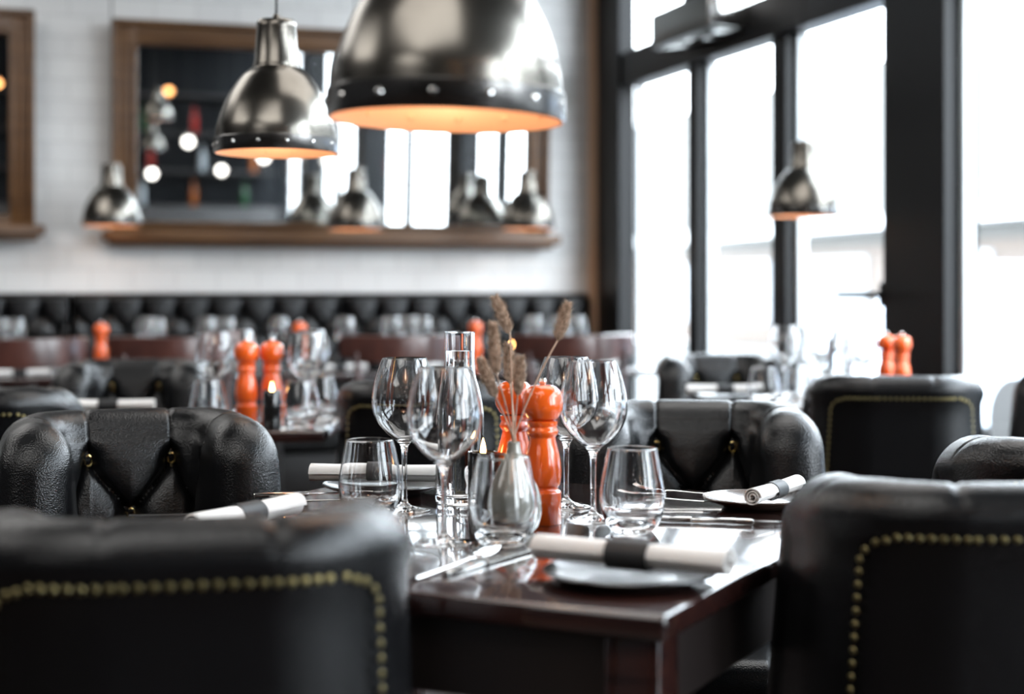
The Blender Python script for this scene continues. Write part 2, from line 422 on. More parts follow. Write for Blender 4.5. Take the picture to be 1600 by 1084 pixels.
def make_shell():
    bm = NB(); rings = []
    rt = TH/2
    NIN, NT, NO = 64, 14, 20
    zb_out, zb_in = .30, .44
    for i, (x, y, nx, ny, s) in enumerate(PATH):
        e = min(i and abs(-TOT/2-s) or 0, TOT/2-s) if s < 0 else TOT/2-s
        e = TOT/2-abs(s)
        e = max(e, 0)
        tipw = math.sqrt(max(0, 1-(1-min(e/.042, 1))**2)); tipw = max(tipw, .05)
        rr = .075
        drop = rr-math.sqrt(max(0, rr*rr-(rr-min(e, rr))**2))
        zt = ZS - drop - .012*(1-min(e/.2, 1))
        h = (rt+.013*min(1, max(0, (abs(s)-.15)/.12)))*tipw; zc = zt-h
        ring = []
        for j in range(NO+1):                  # outer side, bottom to top
            z = zb_out+(zc-zb_out)*j/NO
            m_ = min((zt-z), e+.0)
            rec = 1/(1+math.exp((m_-.066)/-.004)) if True else 0     # 1 inside the panel
            ring.append(Vector(flare(x+nx*(h-.010*rec*tipw), y+ny*(h-.010*rec*tipw), z)))
        for j in range(1, NT):
            a = PI*j/NT; o = h*math.cos(a); z = zc+h*math.sin(a)
            v = z
            if tipw > .9:
                k = round((s-.075)/.15); dd = abs(s-.075-k*.15)
                sh = -.004*math.exp(-(dd/.003)**2)-.0015*math.exp(-dd/.012)
                if o > 0: sh *= max(0, math.sin(a))**1.5
            else: sh = 0
            kk = (h+sh)/h if h > .01 else 1
            ring.append(Vector(flare(x+nx*o*kk, y+ny*o*kk, zc+h*math.sin(a)*kk)))
        for j in range(NIN+1):
            z = zc+(zb_in-zc)*j/NIN
            t_ = tuft(s-.075, z, .785, .095, .15, 4, 1)*min(1, max(0, e-.09)/.08)
            wz = min(1, max(0, (zc-z)/.045)); wz = wz*wz*(3-2*wz)
            k_ = round((s-.075)/.15); d_ = abs(s-.075-k_*.15)
            t_ = t_*wz + (1-wz)*(-.004*math.exp(-(d_/.003)**2)-.0015*math.exp(-d_/.012))*(tipw > .9)
            puff = .024*min(1, max(0, e-.03)/.08)*math.sin(PI*min(1, max(0, (zc-z)/(zc-zb_in))))**.5
            o = -(h+t_+puff)
            ring.append(Vector(flare(x+nx*o, y+ny*o, z)))
        rings.append([bm.verts.new(v) for v in ring])
    n = len(rings[0])
    for i in range(len(rings)-1):
        for j in range(n):
            bm.faces.new((rings[i][j], rings[i][(j+1) % n], rings[i+1][(j+1) % n], rings[i+1][j]))
    bm.faces.new(rings[0]); bm.faces.new(list(reversed(rings[-1])))
    return bm
def nail_line():
    pts = []
    iz = .066
    n0 = [i for i, p in enumerate(PATH) if TOT/2-abs(p[4]) >= iz]
    i0, i1 = n0[0], n0[-1]
    # up one tip, along the top, down the other
    def P(i, z):
        x, y, nx, ny, s = PATH[i]; return Vector(flare(x+nx*(TH/2-.003), y+ny*(TH/2-.003), z))
    zt = ZS-iz; rc = .03
    for k in range(40): pts.append(P(i0, .34+(zt-rc-.34)*k/39))
    for i in range(i0, i1+1):
        s = TOT/2-abs(PATH[i][4])-iz
        d = rc-math.sqrt(max(0, rc*rc-(rc-min(s, rc))**2)); pts.append(P(i, zt-d))
    for k in range(39, -1, -1): pts.append(P(i1, .34+(zt-rc-.34)*k/39))
    return pts
def resample(pts, step):
    out = [pts[0]]; acc = 0
    for a, b in zip(pts, pts[1:]):
        L = (b-a).length; 
        if L == 0: continue
        while acc+L >= step:
            f = (step-acc)/L; a = a.lerp(b, f); out.append(a.copy()); L = (b-a).length; acc = 0
        acc += L
    return out
# nails and buttons of the back panel: in the photo the brass line frames the BACK only
def nail_back():
    """inverted U on the rear face"""
    xs = HW-.02; pts = []
    def surf(sval, z):
        i = min(range(len(PATH)), key=lambda q: abs(PATH[q][4]-sval)); x, y, nx, ny, s = PATH[i]
        return Vector(flare(x+nx*(TH/2-.002), y+ny*(TH/2-.002), z)), Vector((nx, ny, 0))
    se = .150; zt = ZS-.058; rc = .035; raw = []
    for k in range(60): raw.append((-se, .34+(zt-rc-.34)*k/59))
    for k in range(1, 10): a = PI/2*k/9; raw.append((-se+rc*(1-math.cos(a)), zt-rc+rc*math.sin(a)))
    for k in range(1, 60): raw.append((-se+rc+(2*se-2*rc)*k/60, zt))
    raw += [(-a, b) for a, b in reversed(raw[:69])]
    P = []; 
    for sv, z in raw:
        p, n = surf(sv, z); P.append((p, n))
    res = []; acc = 0; res.append(P[0])
    for (a, n), (b, n2) in zip(P, P[1:]):
        acc += (b-a).length
        if acc >= .0105: res.append((b, n2)); acc = 0
    return res
def dome(bm, p, n, r, hgt, seg=8, mi=0):
    n = n.normalized(); u = n.orthogonal().normalized(); v = n.cross(u)
    r0 = [bm.verts.new(p+(u*math.cos(2*PI*k/seg)+v*math.sin(2*PI*k/seg))*r) for k in range(seg)]
    r1 = [bm.verts.new(p+n*hgt*.7+(u*math.cos(2*PI*k/seg)+v*math.sin(2*PI*k/seg))*r*.7) for k in range(seg)]
    t_ = bm.verts.new(p+n*hgt)
    for k in range(seg):
        f = bm.faces.new((r0[k], r0[(k+1) % seg], r1[(k+1) % seg], r1[k])); f.material_index = mi
        f = bm.faces.new((r1[k], r1[(k+1) % seg], t_)); f.material_index = mi
def button_bm():
    bm = NB(); dome(bm, Vector((0, 0, 0)), Vector((0, 1, 0)), .016, .0035, 20, 0)
    # the raised gilt monogram
    arc = [Vector((.0062*math.cos(a)-.0015, .0046, .0095*math.sin(a))) for a in [math.radians(50+i*16) for i in range(17)]]
    tube(bm, arc, .0017, 6, 1)
    tube(bm, [Vector((.0045, .0044, -.007)), Vector((.0048, .0046, .0005)), Vector((.0085, .0042, .0028))], .0013, 6, 1)
    return bm
def make_chair(label):
    t = thing('leather_armchair', label, 'chair', group='black leather tub chairs')
    obj('backrest', make_shell(), M['leather'], t, auto=60)
    bm = NB()
    for p_, n_ in nail_back(): dome(bm, p_, n_, .0046, .0026, 8)
    obj('nailhead_trim', bm, M['brass'], t)
    first = None
    for r, cols in ((0, (-2, -1, 0, 1)), (1, (-1, 0, 1)), (2, (-1, 0))):
        z = .785-.095*r
        for c in cols:
            sv = c*.15+((r+1) % 2)*.075
            i = min(range(len(PATH)), key=lambda q: abs(PATH[q][4]-sv)); x, y, nx, ny, s = PATH[i]
            o_ = -(TH/2-.015); q = Vector(flare(x+nx*o_, y+ny*o_, z))
            if first is None: b = first = obj('button', button_bm(), [M['leather'], M['gold']], t)
            else: b = first.copy(); COL.objects.link(b); b.parent = t
            b.location = q; b.rotation_euler = (math.radians(-6), 0, math.atan2(-ny, -nx)-PI/2)
    # seat cushion
    bm = NB(); box(bm, (0, .03, .425), (.285, .46, .11), .035, 5)
    for v in bm.verts:
        if v.co.z > .44: v.co.z += .018*max(0, 1-(v.co.x/.155)**2)*max(0, 1-((v.co.y-.03)/.24)**2)
        if v.co.y < -.1: v.co.x *= 1-.25*((-v.co.y-.1)/.12)**2
    obj('seat_cushion', bm, M['leather'], t)
    bm = NB(); box(bm, (0, .015, .325), (.40, .47, .10), .02, 3); obj('seat_frame', bm, M['leather_back'], t)
    for sx_, sy_ in ((-1, 1), (1, 1), (-1, -1), (1, -1)):
        bm = NB(); x = sx_*.175; y = .19 if sy_ > 0 else -.18
        tube(bm, [(x, y, .285), (x*1.02, y*1.03, .14), (x*1.05, y*1.10, 0)], [.024, .02, .014], 10); obj('leg', bm, M['darkwood'], t)
    return t
chair0 = make_chair('black tufted leather chair left of the set table, gilt monogram button facing us')
def fa(fx, fy): return math.atan2(fy, fx)-PI/2
def chair_at(backx, backy, fx, fy, label, first=False):
    """backx, backy: ground point under the middle of the top of the back"""
    L = math.hypot(fx, fy); fx /= L; fy /= L
    off = -YB+.045
    loc = Vector((backx+fx*off, backy+fy*off, 0))
    if first: chair0.location = loc; chair0.rotation_euler.z = fa(fx, fy); chair0['label'] = label; return chair0
    return dup(chair0, loc, fa(fx, fy), label)
# ------------------------------------------------------------------ tables
TCx, TCy = .156, 1.615
U = Vector((-.899, .438, 0)); V = Vector((.438, .899, 0))
def make_table(label, c, wx, wy, rz, name='dining_table', th=.028, ped=False):
    t = thing(name, label, 'table', (c[0], c[1], 0), rz)
    bm = NB(); box(bm, (0, 0, .75-th/2), (wx, wy, th), .006, 3); obj('tabletop', bm, M['table'], t)
    if ped:
        bm = NB(); lathe(bm, [(0, .016), (.038, .016), (.034, .05), (.034, .69), (.10, .705), (.10, .722), (0, .722)], 28); obj('pedestal', bm, M['darkwood'], t)
        bm = NB(); lathe(bm, [(0, 0), (.17, 0), (.175, .006), (.16, .016), (0, .020)], 36); obj('base_plate', bm, M['darkwood'], t)
        return t
    bm = NB(); e = .018
    for c_, s_ in (((0, wy/2-e-.012, .68), (wx-.06, .024, .085)), ((0, -wy/2+e+.012, .68), (wx-.06, .024, .085)), ((wx/2-e-.012, 0, .68), (.024, wy-.06, .085)), ((-wx/2+e+.012, 0, .68), (.024, wy-.06, .085))):
        box(bm, c_, s_, .003, 1)
    obj('apron', bm, M['darkwood'], t)
    for sx_ in (-1, 1):
        for sy_ in (-1, 1):
            bm = NB(); box(bm, (sx_*(wx/2-.042), sy_*(wy/2-.042), .361), (.062, .062, .722), .005, 2); obj('leg', bm, M['table'], t)
    return t
TRZ = math.atan2(-U.y, -U.x)
tcen = Vector((TCx, TCy, 0))+U*.45+V*.5
make_table('dark mahogany table set with wine glasses and orange mills in front', tcen, .90, 1.0, TRZ)
T2 = Vector((-.86, 4.17, 0)); make_table('dark set table beyond the left leather chair under the second pendant lamp', T2, .82, .72, 0, ped=True)
T3 = Vector((.90, 4.86, 0)); make_table('dark set table beside the windows with two orange mills', T3, .80, .66, 0, ped=True)

# ------------------------------------------------------------------ chairs placed
chair_at(-.695, 2.86, .36, -.93, 'black tufted leather chair left of the front table, gilt monogram button facing us', True)
chair_at(.355, 3.10, -.10, -.99, 'black tufted leather chair behind the front table, arm grained and wrinkled at right')
chair_at(-.297, 1.465, -.22, .97, 'large blurred black leather chair back at lower left, brass nails along its border')
chair_at(.56, 1.735, .0, 1.0, 'large black leather chair back at lower right with a column of brass nails')
chair_at(.99, 4.03, .10, .99, 'black leather chair seen from behind between front table and window table')
chair_at(.865, 2.235, .08, 1, 'black leather chair whose rounded corner rises behind the big lower right chair')
chair_at(-1.225, 3.49, 0, 1, 'black leather chair back at the left edge with small nailheads, beside the second table')
chair_at(-.215, 3.74, .10, 1, 'black leather chair back right behind the carafe, seen past the wine glasses')
chair_at(-1.20, 5.07, .12, -.97, 'black leather chair facing us at far side of the second table')
chair_at(.70, 5.52, .10, -.99, 'black leather chair facing us in front of the window, far end of window table')
chair_at(1.76, 4.62, -.6, -.8, 'black leather chair at the right edge with window light on its inner back')

# ------------------------------------------------------------------ cafe chairs and banquette tables
def make_cafe(label):
    t = thing('cafe_chair', label, 'chair', group='bentwood chairs at the banquette')
    bm = NB(); n = 24; rg = []
    for i in range(n+1):
        a = (i/n-.5)*1.7; x = .245*math.sin(a)/math.sin(.85); y = -.22+.11*(1-math.cos(a))/(1-math.cos(.85))
        e = abs(i/n-.5)*2; hh = .052*(1-.25*e**3); zc = .86+.015*e*e
        nrm = Vector((math.sin(a), -math.cos(a), 0))
        rg.append([bm.verts.new(Vector((x, y, zc))+nrm*o+Vector((0, 0, z))) for o, z in ((.011, -hh), (.013, 0), (.011, hh), (0, hh+.004), (-.009, hh), (-.011, 0), (-.009, -hh), (0, -hh-.004))])
    for i in range(n):
        for k in range(8): bm.faces.new((rg[i][k], rg[i][(k+1) % 8], rg[i+1][(k+1) % 8], rg[i+1][k]))
    bm.faces.new(rg[0]); bm.faces.new(rg[-1]); obj('top_rail', bm, M['bentwood'], t)
    for sx_ in (-1, 1):
        bm = NB(); tube(bm, [(sx_*.20, -.235, 0), (sx_*.185, -.20, .45), (sx_*.185, -.165, .70), (sx_*.20, -.165, .85)], [.013, .016, .014, .012], 10); obj('back_leg', bm, M['bentwood'], t)
        bm = NB(); tube(bm, [(sx_*.20, .20, 0), (sx_*.17, .17, .44)], [.012, .017], 10); obj('front_leg', bm, M['bentwood'], t)
    bm = NB(); lathe(bm, [(0, .44), (.19, .44), (.212, .446), (.217, .458), (.21, .47), (.18, .466), (0, .462)], 40); obj('seat', bm, M['bentwood'], t)
    bm = NB(); tube(bm, [(.17*math.cos(a), .17*math.sin(a), .24) for a in [2*PI*i/24 for i in range(25)]], .008, 8); obj('leg_ring', bm, M['bentwood'], t)
    return t
cafe0 = make_cafe('')
CAF = [(28, 1.60, 'reddish bentwood chair at the far left, below the banquette'), (272, 1.55, 'dark bentwood chair rail just left of the candlelit mills, at the banquette'),
       (618, 1.60, 'bentwood chair with curved rail behind the carafe, at the banquette'), (889, 1.72, 'bentwood chair with curved rail right of the dried grass, light on its end')]
for i, (px, off, lab) in enumerate(CAF):
    q = wp(wall_t(px, off), off-.03); q.z = 0
    if i == 0: cafe0.location = q; cafe0.rotation_euler.z = RZ; cafe0['label'] = lab
    else: dup(cafe0, q, RZ+(-.06, 0, .05, -.08)[i], lab)
OT = 1.02
BT = [(110, .80, 'dark banquette table at left with one orange mill and a candle'), (428, .80, 'dark banquette table behind the second table, orange mill on it'),
      (735, .58, 'dark banquette table behind the dried grass'), (928, .40, 'small dark table at the right end of the banquette, beside the window')]
for px, wd, lab in BT:
    q = wp(wall_t(px, OT), OT); make_table(lab, (q.x, q.y), wd, .66, RZ, 'bistro_table', ped=True)

# ------------------------------------------------------------------ banquette
def banq_panel(t0, t1, parent, name='back_panel'):
    bm = NB(); zt, zb = 1.085, .44; W = t1-t0
    nx = max(8, int(W/.0075)); loopz = []
    rings = []
    for i in range(nx+1):
        s = i/nx*W; e = min(s, W-s); side = math.sqrt(max(0, 1-(1-min(e/.025, 1))**2))
        ring = [(0, zb)]
        ring.append((0, zt))
        for k in range(1, 6): a = PI/2*k/6; ring.append((.05*0+.05+.03*math.sin(a), zt-.03+.03*math.cos(a)))
        for k in range(41):
            z = zt-.03+(zb-zt+.03)*k/40
            tt = tuft(s-W/2, z, .985, .085, .157, 5, 1)*1.2
            ring.append((.085+tt*side+.03*side, z))
        rings.append([bm.verts.new((t0+s, -(y*(.55+.45*side)), z)) for y, z in ring])
    n = len(rings[0])
    for i in range(nx):
        for j in range(n): bm.faces.new((rings[i][j], rings[i][(j+1) % n], rings[i+1][(j+1) % n], rings[i+1][j]))
    bm.faces.new(rings[0]); bm.faces.new(rings[-1])
    p = obj(name, bm, M['leather'], parent, auto=60)
    return p
bq = thing('banquette', 'long black buttoned leather banquette along the white tiled wall', 'bench', wp(0, .004), RZ)
edges = [wall_t(x, .1) for x in (-330, 111, 534, 924)]
for a, b in zip(edges, edges[1:]):
    p = banq_panel(a+.003, b-.003, bq)
bm = NB(); box(bm, ((edges[0]+edges[-1])/2, -.33, .40), (edges[-1]-edges[0], .46, .12), .03, 4); obj('seat', bm, M['leather'], bq)
bm = NB(); box(bm, ((edges[0]+edges[-1])/2, -.28, .17), (edges[-1]-edges[0]-.02, .46, .34), .005); obj('plinth', bm, M['darkwood'], bq)

# ------------------------------------------------------------------ pendant lamps
LR = .13
def make_lamp(label):
    t = thing('pendant_lamp', label, 'lamp', group='riveted metal pendant lamps')
    # z = 0 at the rim
    outp = [(LR, 0), (LR+.0015, .004), (LR+.0015, .024), (LR, .030)]
    dome_ = smooth_prof([(LR-.002, .031), (.1255, .058), (.1135, .096), (.102, .121), (.088, .143), (.073, .163), (.058, .176), (.050, .182)], 5)
    n = 60
    shell = dome_ + [(.0495, .185), (.044, .186)]
    inner = [(r-.0016 if r > .005 else r, z-.001) for r, z in reversed(shell)]
    bm = NB(); nd = len(shell)
    hole_i = nd-7
    def skip(i, k): return (i in (hole_i, ) or i == (2*nd-2-hole_i)) and k % 10 == 5
    # outer and inner in one closed sheet
    prof = shell+inner
    rings = []
    lathe(bm, prof, n, skip=skip)
    for f in bm.faces:
        pass
    for f in bm.faces:
        c = f.calc_center_median(); 
    me_f = list(bm.faces)
    no = (nd-1)*n
    cnt = 0
    for i in range(len(prof)-1):
        for k in range(n):
            if skip(i, k): continue
            me_f[cnt].material_index = 0 if i < nd else 1
            cnt += 1
    obj('shade', bm, [M['shade'], M['copper']], t)
    bm = NB(); lathe(bm, [(LR-.004, .031), (LR+.0005, .0315), (LR+.002, .030), (LR+.002, .002), (LR+.0005, 0), (LR-.0015, 0)], n, mi=0)
    lathe(bm, [(LR-.0015, 0), (LR-.0025, .002), (LR-.0035, .031)], n, mi=1)
    band = obj('rim_band', bm, [M['band'], M['copper']], t)
    rv = None
    for k in range(14):
        a = 2*PI*(k+.35)/14
        if rv is None:
            bm = NB(); nn = Vector((1, 0, 0))
            dome(bm, nn*(LR+.0015)+Vector((0, 0, .0165)), nn, .0048, .0038, 12, 0)
            dome(bm, nn*(LR-.0022)+Vector((0, 0, .0165)), -nn, .0052, .0040, 12, 1)
            rv = q = obj('rivet', bm, [M['steel'], M['copper']], t)
        else: q = rv.copy(); COL.objects.link(q); q.parent = t
        q.rotation_euler.z = a
    bm = NB(); lathe(bm, [(.044, .180), (.0485, .182), (.0488, .190), (.0465, .196), (.0420, .268), (.0425, .276), (.038, .283), (.010, .286), (.006, .296), (0, .296)], 40); obj('neck', bm, M['shade'], t)
    bm = NB(); tube(bm, [(0, 0, .290), (0, 0, 2.2)], .0028, 8); cd = obj('cord', bm, M['cord'], t)
    bm = NB(); lathe(bm, smooth_prof([(.012, .180), (.013, .15), (.020, .125), (.029, .100), (.027, .080), (.015, .068), (0, .065)], 4), 24); obj('bulb', bm, M['bulb'], t)
    return t, cd
lamp0, cord0 = make_lamp('')
LAMPS = [
 (697, 2480*.26/367, 189, 'large riveted pendant lamp hanging over the front table, nearest the camera'),
 (432, 2480*.26/191, 240, 'riveted pendant lamp left of the nearest one, in front of the mirror top'),
 (174, 7.25, 353, 'small pendant lamp overlapping the lower left corner of the big mirror frame'),
 (556, 7.35, 359, 'small pendant lamp overlapping the middle of the mirror ledge'),
 (824, 7.75, 358, 'small pendant lamp overlapping the lower right corner of the big mirror frame'),
 (1255, 2480*.26/107, 338, 'pendant lamp hanging alone against the bright windows')]
lz = []
for i, (px, d, y, lab) in enumerate(LAMPS):
    lz.append((at(px, d, CH+(HZ-y)*d/F), lab))
# further lamps of the same kind that the mirror shows
for i, (x, y, z, lab) in enumerate([(1.33, .25, 2.05, 'pendant lamp seen only in the mirror, leftmost reflection'), (2.4, .9, 1.85, 'pendant lamp seen only in the mirror, left of centre'), (.6, -1.0, 2.1, 'pendant lamp seen only in the mirror, behind the camera'), (1.9, -1.3, 1.75, 'pendant lamp seen only in the mirror, against reflected windows'), (.9, -2.6, 2.0, 'pendant lamp seen only in the mirror, far back on the left')]):
    lz.append((Vector((x, y, z)), lab))
import math as _m
for i, (p_, lab) in enumerate(lz):
    if i == 0: r = lamp0; r.location = p_; r['label'] = lab
    else: r = dup(lamp0, p_, .37*i, lab)
    for ch in r.children:
        if ch.name.startswith('cord'):
            h_ = CEIL-.0-p_.z; ch.scale = (1, 1, (h_)/2.2 if False else 1); ch.scale.z = h_/2.2
            ch.location.z = .27*(1-ch.scale.z) if False else 0
    r.rotation_euler.y = math.radians(1.3) if i == 0 else 0
    l = bpy.data.lights.new('bulb_light', 'POINT'); l.energy = .42; l.color = (1, .74, .5); l.shadow_soft_size = .03
    o = bpy.data.objects.new('bulb_light', l); COL.objects.link(o); o.parent = r; o.location = (0, 0, .03)

# ------------------------------------------------------------------ tableware
def single(name, bm, m, cat, **k):
    o = obj(name, bm, m, **k); o['category'] = cat; return o
def wine_bm():
    out = smooth_prof([(.0385, 0.0), (.0390, .0012), (.030, .0035), (.012, .0070), (.0052, .014), (.0040, .030), (.0040, .070), (.0050, .092), (.0100, .103), (.026, .116), (.043, .136), (.0495, .160), (.0470, .188), (.0395, .215), (.0335, .2305)], 5)
    inn = smooth_prof([(.0330, .2312), (.0388, .215), (.0460, .188), (.0485, .160), (.0420, .137), (.025, .118), (.010, .108), (0, .1065)], 5)
    bm = NB(); lathe(bm, [(0, 0)]+out+inn, 56); return bm
def tumbler_bm():
    out = smooth_prof([(.026, 0), (.030, .002), (.040, .018), (.0455, .040), (.0450, .062), (.0395, .092), (.0345, .115)], 5)
    inn = smooth_prof([(.0338, .1158), (.0385, .092), (.0438, .062), (.0440, .042), (.0375, .022), (.022, .012), (0, .010)], 5)
    bm = NB(); lathe(bm, [(0, .002), (.020, .002), (.023, 0)]+out+inn, 48); return bm
wine0 = single('wine_glass', wine_bm(), M['glass'], 'glass', auto=80)
tumb0 = single('water_tumbler', tumbler_bm(), M['glass'], 'glass', auto=80)
used = set()
def put(proto, loc, label, group, rz=0, scale=None):
    if proto.name not in used and not proto.get('placed'):
        proto['label'] = label; proto['group'] = group; proto.location = loc; proto.rotation_euler.z = rz
        proto['placed'] = 1
        if scale: proto.scale = (scale,)*3
        return proto
    return dup(proto, loc, rz, label, group, scale)
ZTAB = .7502
G1 = 'wine glasses on the front table'; G2 = 'water tumblers on the front table'
put(wine0, at(632, 2.405, ZTAB), 'leftmost wine glass on the front table, behind the chair corner', G1)
put(wine0, at(694, 2.09, ZTAB), 'wine glass in front of the carafe on the front table', G1)
put(wine0, at(885, 2.45, ZTAB), 'wine glass right behind the orange mill, rear one of the right pair', G1)
put(wine0, at(927, 2.30, ZTAB), 'wine glass right of the orange mill, front one of the right pair', G1)
put(tumb0, at(578, 2.32, ZTAB), 'stemless tumbler in front of the rolled napkin at left', G2)
put(tumb0, at(786, 2.075, ZTAB), 'stemless tumbler standing in front of the grey vase', G2)
put(tumb0, at(988, 2.19, ZTAB), 'stemless tumbler right of the wine glasses, beside the forks', G2)
# carafe
def make_carafe():
    t = thing('carafe', 'clear glass water carafe with straight neck on the front table', 'carafe')
    out = smooth_prof([(.034, 0), (.038, .004), (.0385, .03), (.0385, .12), (.0375, .148), (.031, .180), (.0255, .200), (.0240, .218), (.0240, .262), (.0242, .268)], 4)
    inn = smooth_prof([(.0218, .2683), (.0216, .218), (.0232, .199), (.0288, .179), (.0352, .147), (.0362, .12), (.0362, .03), (.034, .012), (0, .009)], 4)
    bm = NB(); lathe(bm, [(0, .003), (.030, .003), (.032, 0)]+out+inn, 48); obj('bottle', bm, M['glass'], t, auto=80)
    wi = [(r-.0003, z) for r, z in smooth_prof([(.0218, .238), (.0216, .218), (.0232, .199), (.0288, .179), (.0352, .147), (.0362, .12), (.0362, .03), (.034, .013)], 4)]
    bm = NB(); lathe(bm, [(0, .238)]+wi+[(0, .0095)], 48); obj('water', bm, M['water'], t, auto=80)
    return t
car0 = make_carafe(); put(car0, at(718, 2.50, ZTAB), car0['label'], 'water carafes')
# pepper mills
def make_mill():
    t = thing('pepper_mill', '', 'mill')
    bm = NB()
    lathe(bm, [(0, 0), (.0255, 0), (.0265, .0015)]+smooth_prof([(.0265, .042), (.0262, .046), (.0225, .049), (.0222, .053), (.0250, .057), (.0268, .073), (.0255, .092), (.0205, .112), (.0185, .122)], 5)+
          smooth_prof([(.0185, .124), (.0215, .128), (.0225, .132), (.0205, .137), (.0200, .139)], 3)+[(.0215, .1405), (.0218, .1465), (.015, .1480), (0, .148)], 40)
    obj('body', bm, M['orange'], t, auto=50)
    bm = NB(); lathe(bm, [(0, .1488), (.019, .1488), (.0215, .150)]+smooth_prof([(.0235, .153), (.0285, .163), (.0292, .175), (.0260, .188), (.0165, .1965), (.005, .1985)], 6)+[(0, .1985)], 40)
    obj('head', bm, M['orange'], t, auto=60)
    bm = NB(); lathe(bm, [(.003, .197), (.0045, .1995), (.006, .203), (.0045, .207), (0, .2085)], 16); obj('knob', bm, M['steel'], t)
    return t
mill0 = make_mill(); GM = 'orange pepper and salt mills'
put(mill0, at(848, 2.265, ZTAB), 'glossy orange mill standing behind the grey vase, front one of the pair', GM)
put(mill0, at(804, 2.37, ZTAB), 'orange mill half hidden behind the dried grass stems', GM, 1)
put(mill0, at(385, 4.0, ZTAB), 'orange mill on the second table, left one of the pair', GM, 2, 1.05)
put(mill0, at(425, 4.02, ZTAB), 'orange mill on the second table, behind the lit candle', GM, 3, 1.05)
put(mill0, at(1385, 5.06, ZTAB), 'orange mill on the window table, left one', GM, 4)
put(mill0, at(1409, 4.98, ZTAB), 'orange mill on the window table, right one with chrome knob', GM, 5)
for px, lab in ((158, 'orange mill on the far left banquette table beside a candle'), (468, 'orange mill on the banquette table above the second table'), (743, 'orange mill on the banquette table behind the carafe neck')):
    q = wp(wall_t(px, 1.02), 1.02, ZTAB); put(mill0, q, lab, GM, px, 1.04)
# vase with dried grasses
bm = NB()
lathe(bm, [(0, .002), (.024, .002), (.026, 0)]+smooth_prof([(.0275, 0), (.0345, .010), (.0385, .030), (.0355, .055), (.0240, .082), (.0125, .104), (.0090, .117), (.0085, .124)], 5)+smooth_prof([(.0070, .1245), (.0072, .115), (.010, .104), (.020, .080), (.028, .05), (.028, .02), (0, .012)], 4), 40)
vs = at(803, 2.185, ZTAB)
tag(obj('bud_vase', bm, M['vase'], auto=70, loc=vs), 'small grey glazed bud vase holding dried bunny tail grass', 'vase')
HEADS = [((774, 467), (797, 522), 2.195, 'tallest dried grass stem in the vase, fluffy head leaning left'),
         ((887, 476), (871, 532), 2.205, 'dried grass stem leaning far right over the mill'),
         ((770, 508), (776, 586), 2.125, 'long dried seed head left of centre in the vase'),
         ((794, 540), (797, 600), 2.245, 'upright dried seed head in the middle of the bunch'),
         ((751, 563), (775, 622), 2.165, 'lowest dried seed head drooping at the left of the bunch'),
         ((813, 560), (809, 618), 2.165, 'short dried seed head right of centre just above the orange mill')]
def fuzz(bm, a, b, rad, n):
    """a = tip, b = where the stalk enters: small spikelets in a spiral, each ending in fine hairs"""
    ax = (b-a); d = ax.normalized(); u = d.orthogonal().normalized(); v = d.cross(u)
    prof = lambda f: rad*(math.sin(PI*min(1, f*.90+.07))**.7)*(.62+.55*f)
    rings = []
    for i in range(11):
        f = i/10; r = max(prof(f)*.5, .0004); c = a+ax*f
        rings.append([bm.verts.new(c+(u*math.cos(2*PI*k/10)+v*math.sin(2*PI*k/10))*r) for k in range(10)])
    for i in range(10):
        for k in range(10): bm.faces.new((rings[i][k], rings[i][(k+1) % 10], rings[i+1][(k+1) % 10], rings[i+1][k]))
    bm.faces.new(rings[0]); bm.faces.new(rings[-1])
    def spike(c, dr, ln, w_):
        p_ = dr.orthogonal().normalized(); q_ = dr.cross(p_)
        m_ = [bm.verts.new(c+dr*ln*.35+(p_*math.cos(2*PI*k/4)+q_*math.sin(2*PI*k/4))*w_) for k in range(4)]
        lo, hi = bm.verts.new(c), bm.verts.new(c+dr*ln)
        for k in range(4): bm.faces.new((m_[k], m_[(k+1) % 4], hi)); bm.faces.new((m_[(k+1) % 4], m_[k], lo))
    for i in range(190):
        f = (i+.5)/190*.97; a_ = i*2.39996+random.uniform(-.2, .2); nn = u*math.cos(a_)+v*math.sin(a_)
        spike(a+ax*f+nn*prof(f)*.40, (nn*random.uniform(.45, .8)-d).normalized(), random.uniform(.007, .0105), random.uniform(.0010, .0017))
    for i in range(n):
        f = random.random(); a_ = random.random()*2*PI; nn = u*math.cos(a_)+v*math.sin(a_)
        spike(a+ax*f+nn*prof(f)*.5, (nn*random.uniform(.5, 1.2)-d).normalized(), random.uniform(.008, .0135), .00022)
def ptz(px, py, d): return Vector(((px-800)/F*d, d, CH-(py-HZ)/F*d))
for (a_, b_, d_, lab) in HEADS:
    ta, tb = ptz(*a_, d_), ptz(*b_, d_)
    neck = vs+Vector((random.uniform(-.003, .003), random.uniform(-.003, .003), .124)); low = vs+Vector((0, 0, .05))+(neck-vs-Vector((0, 0, .124)))*-1.5
    r = thing('dried_grass', lab, 'dried flower', low, 0, 'dried grass stems in the vase')
    pts = []
    for k in range(13):
        f = k/12; base = neck.lerp(tb, f); ctrl = neck+Vector((0, 0, (tb-neck).length*.5)); p_ = neck*(1-f)**2+ctrl.lerp((neck+tb)/2, .75)*2*f*(1-f)+tb*f*f; pts.append(p_-low)
    bm = NB(); tube(bm, [Vector((0, 0, 0))]+pts, .0011, 6); obj('stalk', bm, M['stem'], r)
    bm = NB(); fuzz(bm, ta-low, tb-low, .0118, 420); obj('seed_head', bm, M['grass'], r, smooth=False)
